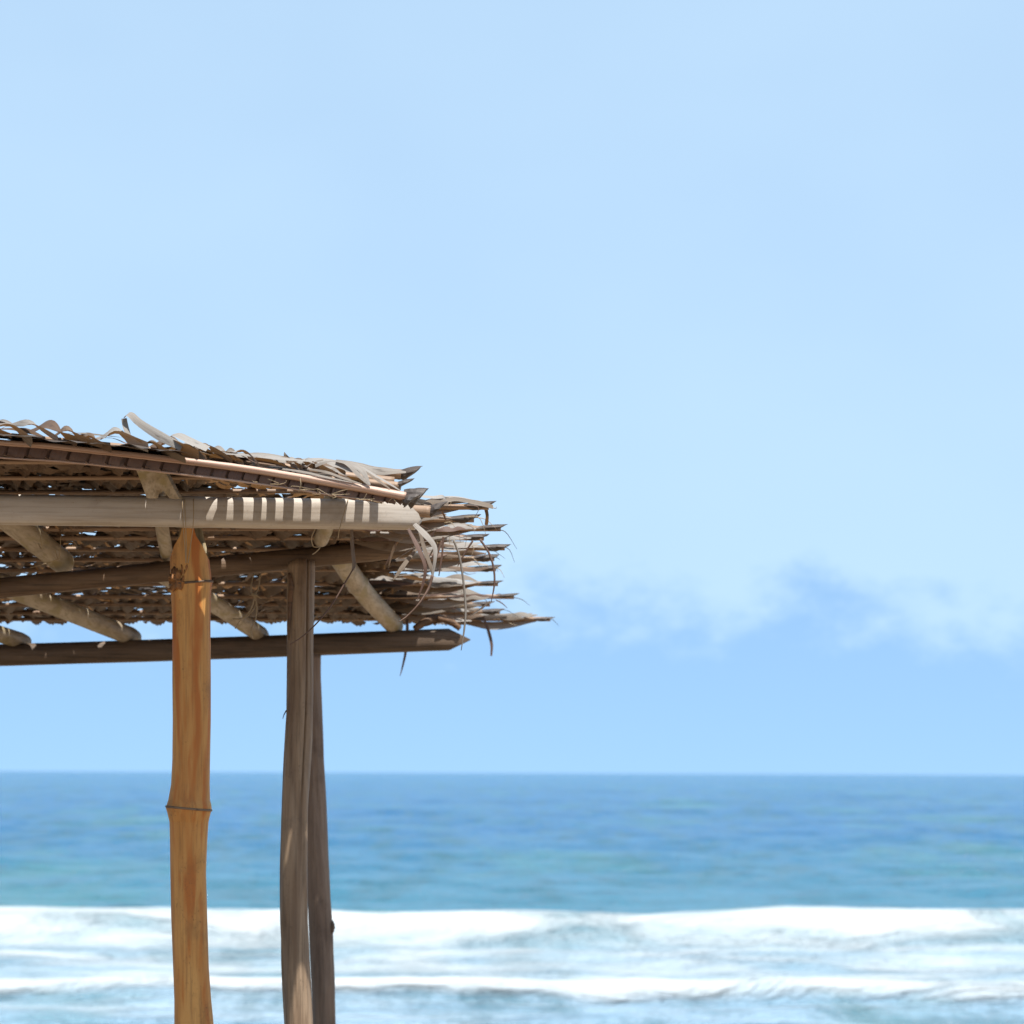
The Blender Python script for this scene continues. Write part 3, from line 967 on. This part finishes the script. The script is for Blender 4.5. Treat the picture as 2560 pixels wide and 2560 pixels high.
# ---- top frond: twisted leaflets arching along the roof's front ridge
YU = 7.99
CX = [-400, -60, 20, 80, 145, 215, 275, 345, 430, 540, 620, 700, 790, 860, 960]
CY = [1010, 1040, 1046, 1056, 1063, 1076, 1080, 1090, 1100, 1118, 1131, 1142, 1155, 1166, 1182]
ubase = [(-1100, 1010), (-400, 1050), (0, 1088), (250, 1112), (500, 1140), (700, 1166), (860, 1190), (985, 1204)]
top_fr = midrib([at(x, y, YU + .03) for x, y in ubase], [.010, .011, .013, .015], [.008, .008, .010, .012], n=60, label='topmost frond with twisted arching leaflets')
def curl(px, crest, sc, parent, Y0=YU, mat=M_LEAF):
    j = lambda s: rng.uniform(-s, s)
    yo = interp(px, [380, 480], [-.085, 0])
    hc = rng.uniform(.75, 1.15)
    crest += rng.choice((0, 0, 3, 9, 14)) * sc
    s0 = at(px - 58 * sc, crest + 26 * sc + j(8), Y0 + .07)
    s1 = at(px - 28 * sc, crest + 10 * sc * hc + j(3), Y0 + .04)
    s2 = at(px + j(6), crest + 1 + j(3), Y0 + yo * .5)
    s3 = at(px + 36 * sc + j(5), crest + 19 * sc * hc + j(4), Y0 - .05 + yo)
    s4 = at(px + 80 * sc + j(12), crest + 40 * sc + j(8), Y0 - .09 + yo)
    w = .040 * sc * rng.uniform(.5, 1.3)
    m1 = MB()
    m1.ribbon([s0, s1, s2, s3, s4], [w * .6, w, w * 1.1, w, w * .7],
              [Vector((.1, .9, .2)), Vector((.1, 1, .42 + j(.12))), Vector((.05, 1, .40 + j(.15))), Vector((-.1, .9, -.25 + j(.5))), Vector((-.2, .55, -.7 + j(.3)))], n=22, crease=.2)
    return m1.build('leaflet', rng.choice([mat, mat, M_WEAVE]), parent)
px = -330.0
while px < 850:
    sc = interp(px, [0, 300, 600, 900], [1.0, .95, .8, .7])
    if rng.random() < .88: curl(px + rng.uniform(-9, 9), interp(px, CX, CY) + rng.uniform(-2, 5), sc, top_fr)
    # a flatter one under it, dark fill for the shaded gap, and one behind
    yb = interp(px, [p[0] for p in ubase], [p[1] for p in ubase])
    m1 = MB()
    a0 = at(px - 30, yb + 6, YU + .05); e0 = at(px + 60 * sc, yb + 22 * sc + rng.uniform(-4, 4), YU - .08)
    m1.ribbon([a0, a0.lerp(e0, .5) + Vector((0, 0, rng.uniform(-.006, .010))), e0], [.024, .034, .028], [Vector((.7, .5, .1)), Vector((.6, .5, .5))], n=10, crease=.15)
    m1.build('leaflet', M_SHADE_OLD, top_fr)
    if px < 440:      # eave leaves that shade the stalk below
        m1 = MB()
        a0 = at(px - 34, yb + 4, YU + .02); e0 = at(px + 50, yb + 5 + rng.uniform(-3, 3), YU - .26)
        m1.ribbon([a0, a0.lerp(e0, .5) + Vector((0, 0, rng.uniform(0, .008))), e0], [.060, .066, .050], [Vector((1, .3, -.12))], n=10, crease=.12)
        m1.build('leaflet', M_SHADE_OLD, top_fr)
    if px > 350 and rng.random() < .6:
        curl(px + 25, interp(px + 25, CX, CY) + 4 + rng.uniform(-2, 4), sc * .8, top_fr, Y0=YU + .16)
    if px < 820 and rng.random() < .5:      # straggling blade lying along the edge
        m1 = MB()
        y_ = interp(px, CX, CY) + rng.uniform(10, 26)
        m1.ribbon([at(px - 60, y_ - 4, YU + .02), at(px, y_ - rng.uniform(0, 8), YU - .02), at(px + rng.uniform(40, 90), y_ + rng.uniform(4, 22), YU - .10)], [.006, rng.uniform(.012, .03), .005], [Vector((.1, .9, rng.uniform(-.5, .6)))], n=12, crease=.2)
        m1.build('leaflet', rng.choice([M_LEAF, M_WEAVE, M_TAB]), top_fr)
    px += interp(px, [0, 300, 600, 900], [54, 50, 40, 34]) * rng.uniform(.75, 1.3)

# second top frond behind, its charred stalk end sticking out to the right
bk = midrib([at(380, 1125, 8.12), at(600, 1146, 8.11), at(820, 1172, 8.09), at(1004, 1186, 8.08)], [.010, .013, .017, .018], [.008, .010, .012, .013], n=40, label='short frond with charred stalk end above the front edge')
butt_end(at(990, 1188, 8.08), at(1036, 1181, 8.08), .02, .017, bk)
for (pts, w, sd) in [
    ([(700, 1160), (800, 1160), (900, 1176), (975, 1190)], [.02, .034, .036, .02], [(0, .6, .8), (0, .4, .9), (0, .6, .7)]),
    ([(840, 1150), (905, 1168), (960, 1178), (1015, 1179)], [.012, .028, .026, .012], [(0, .8, .5), (0, .6, .8), (0, .8, .4)]),
    ([(560, 1134), (640, 1141), (720, 1150), (800, 1158)], [.016, .03, .03, .012], [(0, .8, .5), (0, .7, .7), (0, .8, .5)])]:
    m1 = MB(); m1.ribbon([at(x, y, 8.04) for x, y in pts], w, [Vector(s) for s in sd], n=18, crease=.2, wave=.002)
    m1.build('leaflet', M_LEAF, bk)
b2nd = midrib([at(700, 1190, 8.00), at(880, 1204, 7.98), at(1000, 1216, 7.96)], [.012, .016, .017], [.008, .010, .011], n=24, label='stub of frond stalk under the topmost leaves')
butt_end(at(985, 1216, 7.96), at(1016, 1207, 7.96), .018, .012, b2nd)

# loose leaflets of the top with shapes of their own
def loose(pts, w, side, name='leaflet', parent=top_fr, mat=M_LEAF, n=20, crease=.14, wave=0.0):
    m1 = MB(); m1.ribbon([at(*p) for p in pts], w, [Vector(s) for s in side], n=n, crease=crease, wave=wave)
    return m1.build(name, mat, parent)
# the folded leaf that stands up as a triangle
loose([(326, 1104, 7.930), (319, 1082, 7.940), (313, 1062, 7.950), (310, 1046, 7.950)], [.010, .014, .015, .014], [(1, .35, 0)], n=8)
loose([(309, 1046, 7.950), (318, 1037, 7.945), (328, 1038, 7.940), (350, 1058, 7.920), (400, 1090, 7.890), (455, 1118, 7.880)], [.014, .017, .018, .019, .024, .02], [(.3, .9, .3), (.5, .5, .7), (.45, .2, .85), (.45, .2, .85)], n=26)
loose([(304, 1077, 7.890), (312, 1088, 7.900), (322, 1104, 7.910)], [.004, .009, .006], [(1, .2, .4)], n=8)
loose([(420, 1096, 7.940), (440, 1086, 7.940), (470, 1100, 7.910), (520, 1122, 7.890)], [.02, .03, .03, .02], [(.3, .9, .2), (.4, .6, .6)], n=16)
loose([(711, 1130, 8.010), (714, 1140, 8.010), (722, 1152, 8.020)], [.001, .010, .014], [(1, .3, .1)], n=6)
# arching loop and the fan of thin leaves near the right end
loose([(788, 1164, 7.880), (815, 1155, 7.870), (848, 1154, 7.860), (872, 1163, 7.850), (895, 1186, 7.845), (922, 1212, 7.840)], [.010, .014, .016, .013, .012, .004], [(0, .5, .85), (.2, .9, .3), (.7, .6, .5), (.9, .3, .4)], n=26)
loose([(872, 1160, 7.870), (890, 1165, 7.860), (908, 1180, 7.850), (925, 1212, 7.840)], [.014, .017, .016, .004], [(.8, .3, .3)], n=16)
loose([(768, 1172, 7.870), (815, 1180, 7.850), (860, 1196, 7.845), (905, 1210, 7.840)], [.004, .008, .008, .003], [(0, .6, .8)], n=16)
loose([(706, 1172, 7.860), (760, 1180, 7.850), (820, 1194, 7.845), (880, 1206, 7.840)], [.004, .007, .007, .002], [(0, .6, .8)], n=16)
loose([(895, 1168, 7.870), (925, 1187, 7.860), (955, 1208, 7.850), (975, 1222, 7.845)], [.006, .007, .007, .003], [(.4, .6, .7)], n=14)
loose([(905, 1168, 7.890), (940, 1190, 7.875), (975, 1210, 7.860), (1000, 1226, 7.855)], [.005, .007, .006, .002], [(.4, .6, .7)], n=14)
loose([(765, 1168, 7.910), (785, 1156, 7.910), (808, 1150, 7.910)], [.022, .020, .01], [(.6, .6, .4)], n=10)
loose([(560, 1134, 7.940), (640, 1140, 7.920), (700, 1146, 7.910), (780, 1154, 7.910)], [.004, .012, .013, .003], [(0, .7, .6)], n=16)
# leaves over the right end of the front beam
loose([(1050, 1240, 8.6), (1085, 1243, 8.6), (1108, 1242, 8.62), (1116, 1252, 8.64)], [.01, .012, .014, .006], [(0, .7, .6)], n=12)
loose([(1085, 1272, 8.72), (1105, 1256, 8.74), (1140, 1249, 8.76), (1190, 1256, 8.78), (1232, 1268, 8.80)], [.012, .020, .024, .024, .014], [(0, .6, .7), (0, .8, .5), (0, .6, .8)], n=24, wave=.0015)
loose([(1060, 1262, 8.6), (1080, 1256, 8.62), (1120, 1258, 8.7)], [.012, .02, .012], [(0, .7, .6)], n=10)
stub = midrib([at(760, 1268, 8.62), at(950, 1272, 8.6), at(1078, 1280, 8.58)], [.014, .017, .02], [.010, .013, .016], n=24, label='thick frond stalk with black cut end behind the beam')
butt_end(at(1066, 1281, 8.58), at(1098, 1272, 8.58), .022, .020, stub)

# ---- leaflets and strands hanging from the right side
def hang(pts, w, side=((1, .3, 0),), mat=M_LEAF, n=22, crease=.25):
    m1 = MB(); m1.ribbon([at(*p) for p in pts], w, [Vector(s) for s in side], n=n, crease=crease)
    return m1.build('hanging_leaflet', mat, SH)
def strand(pts, r, mat=M_TAB, name='hanging_strand'):
    m1 = MB(); m1.tube([at(*p) for p in pts], r, n=26, seg=6, up=Vector((0, 1, 0)))
    return m1.build(name, mat, SH)
hang([(879, 1322, 8.45), (881, 1370, 8.44), (885, 1410, 8.43), (882, 1425, 8.42)], [.008, .0105, .010, .005])
strand([(882, 1424, 8.42), (862, 1458, 8.41), (828, 1514, 8.40), (790, 1560, 8.39), (755, 1592, 8.38), (725, 1611, 8.37)], [.0018, .0022, .0020, .0018, .001])
hang([(1021, 1322, 8.30), (1045, 1368, 8.28), (1062, 1412, 8.27), (1060, 1450, 8.27), (1044, 1500, 8.27)], [.008, .013, .010, .008, .003], mat=M_TAB)
hang([(1036, 1310, 8.30), (1062, 1336, 8.28), (1086, 1366, 8.27), (1087, 1400, 8.26), (1081, 1440, 8.26)], [.012, .018, .013, .009, .006], side=((1, .3, .5), (1, .2, .3)))
strand([(1081, 1438, 8.26), (1072, 1470, 8.26), (1048, 1508, 8.25), (1020, 1538, 8.25), (998, 1554, 8.24)], [.0040, .0034, .0022, .0018, .001])
hang([(1052, 1338, 8.33), (1062, 1376, 8.32), (1078, 1420, 8.31), (1081, 1440, 8.31)], [.008, .012, .010, .003])
hang([(1046, 1322, 8.36), (1054, 1352, 8.35), (1066, 1390, 8.35), (1082, 1436, 8.35)], [.004, .006, .005, .002])
hang([(1052, 1358, 8.34), (1030, 1386, 8.32), (1002, 1424, 8.30), (983, 1450, 8.29)], [.010, .014, .013, .003], side=((.8, .1, .6),))
hang([(1108, 1342, 9.2), (1106, 1380, 9.2), (1102, 1410, 9.2), (1097, 1440, 9.2)], [.006, .006, .005, .003], mat=M_TAB)
strand([(1104, 1352, 9.1), (1096, 1378, 9.1), (1090, 1395, 9.1)], [.0025, .003, .0015])
strand([(1134, 1350, 9.0), (1148, 1390, 9.0), (1158, 1450, 9.0), (1164, 1520, 9.0), (1161, 1570, 9.0), (1153, 1626, 9.0)], [.003, .0032, .0030, .0034, .0028, .001], mat=M_LEAF)
strand([(1200, 1348, 9.15), (1222, 1382, 9.15), (1234, 1420, 9.15), (1236, 1460, 9.15), (1228, 1505, 9.15)], [.0032, .003, .003, .0028, .001])
strand([(1182, 1352, 9.1), (1165, 1378, 9.1), (1150, 1405, 9.1), (1144, 1416, 9.1)], [.0028, .0025, .002, .001])
hang([(1215, 1273, 8.84), (1218, 1290, 8.86), (1216, 1312, 8.9)], [.010, .009, .010], mat=M_WEAVE)
hang([(1104, 1278, 8.8), (1110, 1288, 8.82), (1114, 1300, 8.84)], [.004, .006, .004], mat=M_TAB)
hang([(1226, 1503, 9.7), (1205, 1520, 9.68), (1175, 1540, 9.66)], [.006, .008, .003], side=((.5, 0, .9),))
hang([(1208, 1540, 11.7), (1222, 1580, 11.7), (1229, 1612, 11.7), (1228, 1640, 11.7)], [.007, .012, .011, .007], mat=M_TAB)
strand([(1018, 1548, 11.75), (1018, 1580, 11.75), (1014, 1630, 11.75), (1006, 1668, 11.75), (1000, 1690, 11.75)], [.005, .006, .005, .003, .001])
strand([(1240, 1500, 11.0), (1255, 1508, 11.0), (1268, 1520, 11.0)], [.002, .002, .001])
hang([(1086, 1330, 8.5), (1072, 1345, 8.5), (1058, 1352, 8.5)], [.005, .011, .006], mat=M_TAB)
for q in range(7):     # a few more dry slivers under the right end
    x, y, Yq = rng.uniform(960, 1120), rng.uniform(1345, 1400), rng.uniform(9.0, 9.6)
    hang([(x, y, Yq), (x - rng.uniform(5, 25), y + 22, Yq), (x - rng.uniform(20, 60), y + rng.uniform(40, 75), Yq)], [.006, .010, .003], side=((.7, .3, .6),), mat=rng.choice([M_LEAF, M_TAB, M_WEAVE]))

# ---- twine
def twine(pts, r=.0012, mat=M_TWINE, name='twine'):
    m1 = MB(); m1.tube([at(*p) for p in pts], [r], n=30, seg=5, up=Vector((0, 1, 0)))
    return m1.build(name, mat, SH)
for dx in (0, 6):
    twine([(456 + dx, 1244, 8.36), (456 + dx, 1258, 8.338), (458 + dx, 1312, 8.338), (462 + dx * .6, 1360, 8.378), (465, 1408, 8.389)])
twine([(484, 1244, 8.36), (484, 1258, 8.338), (483, 1312, 8.338), (477, 1360, 8.378), (470, 1408, 8.389)])
twine([(871, 1243, 8.36), (868, 1256, 8.336), (855, 1300, 8.336), (848, 1326, 8.338), (845, 1346, 8.40)])
twine([(788, 1322, 8.42), (779, 1345, 8.42), (784, 1366, 8.43), (800, 1368, 8.42), (790, 1380, 8.42), (781, 1386, 8.42)], r=.0015)
twine([(750, 1196, 7.83), (752, 1212, 7.83), (747, 1230, 7.84)])
twine([(917, 1240, 8.30), (918, 1252, 8.30), (928, 1262, 8.30)], r=.0008)
twine([(635, 1432, 9.63), (628, 1465, 9.62), (630, 1485, 9.62), (640, 1492, 9.62), (636, 1520, 9.62), (610, 1545, 9.62), (582, 1548, 9.62)], r=.0022)
twine([(651, 1434, 9.63), (646, 1470, 9.62), (636, 1490, 9.61), (642, 1510, 9.61), (640, 1545, 9.61), (628, 1575, 9.6), (632, 1597, 9.6)], r=.0024)
twine([(638, 1490, 9.6), (626, 1525, 9.6), (600, 1552, 9.6), (588, 1572, 9.6)], r=.0018)
twine([(624, 1488, 9.6), (640, 1488, 9.59), (652, 1496, 9.6), (640, 1486, 9.6)], r=.0018)
twine([(95, 1316, 9.0), (102, 1350, 9.0), (104, 1372, 9.02), (96, 1360, 9.03)], r=.0012)
twine([(152, 1340, 9.2), (150, 1375, 9.2), (146, 1398, 9.2), (136, 1372, 9.2)], r=.0012)
twine([(75, 1420, 9.25), (110, 1410, 9.22), (146, 1398, 9.2)], r=.0012)
# knot lump where the twine is tied
lump(638, 1488, 9.605, .006, .006, .008, 31, .8, 'twine_knot', M_TWINE, SH)
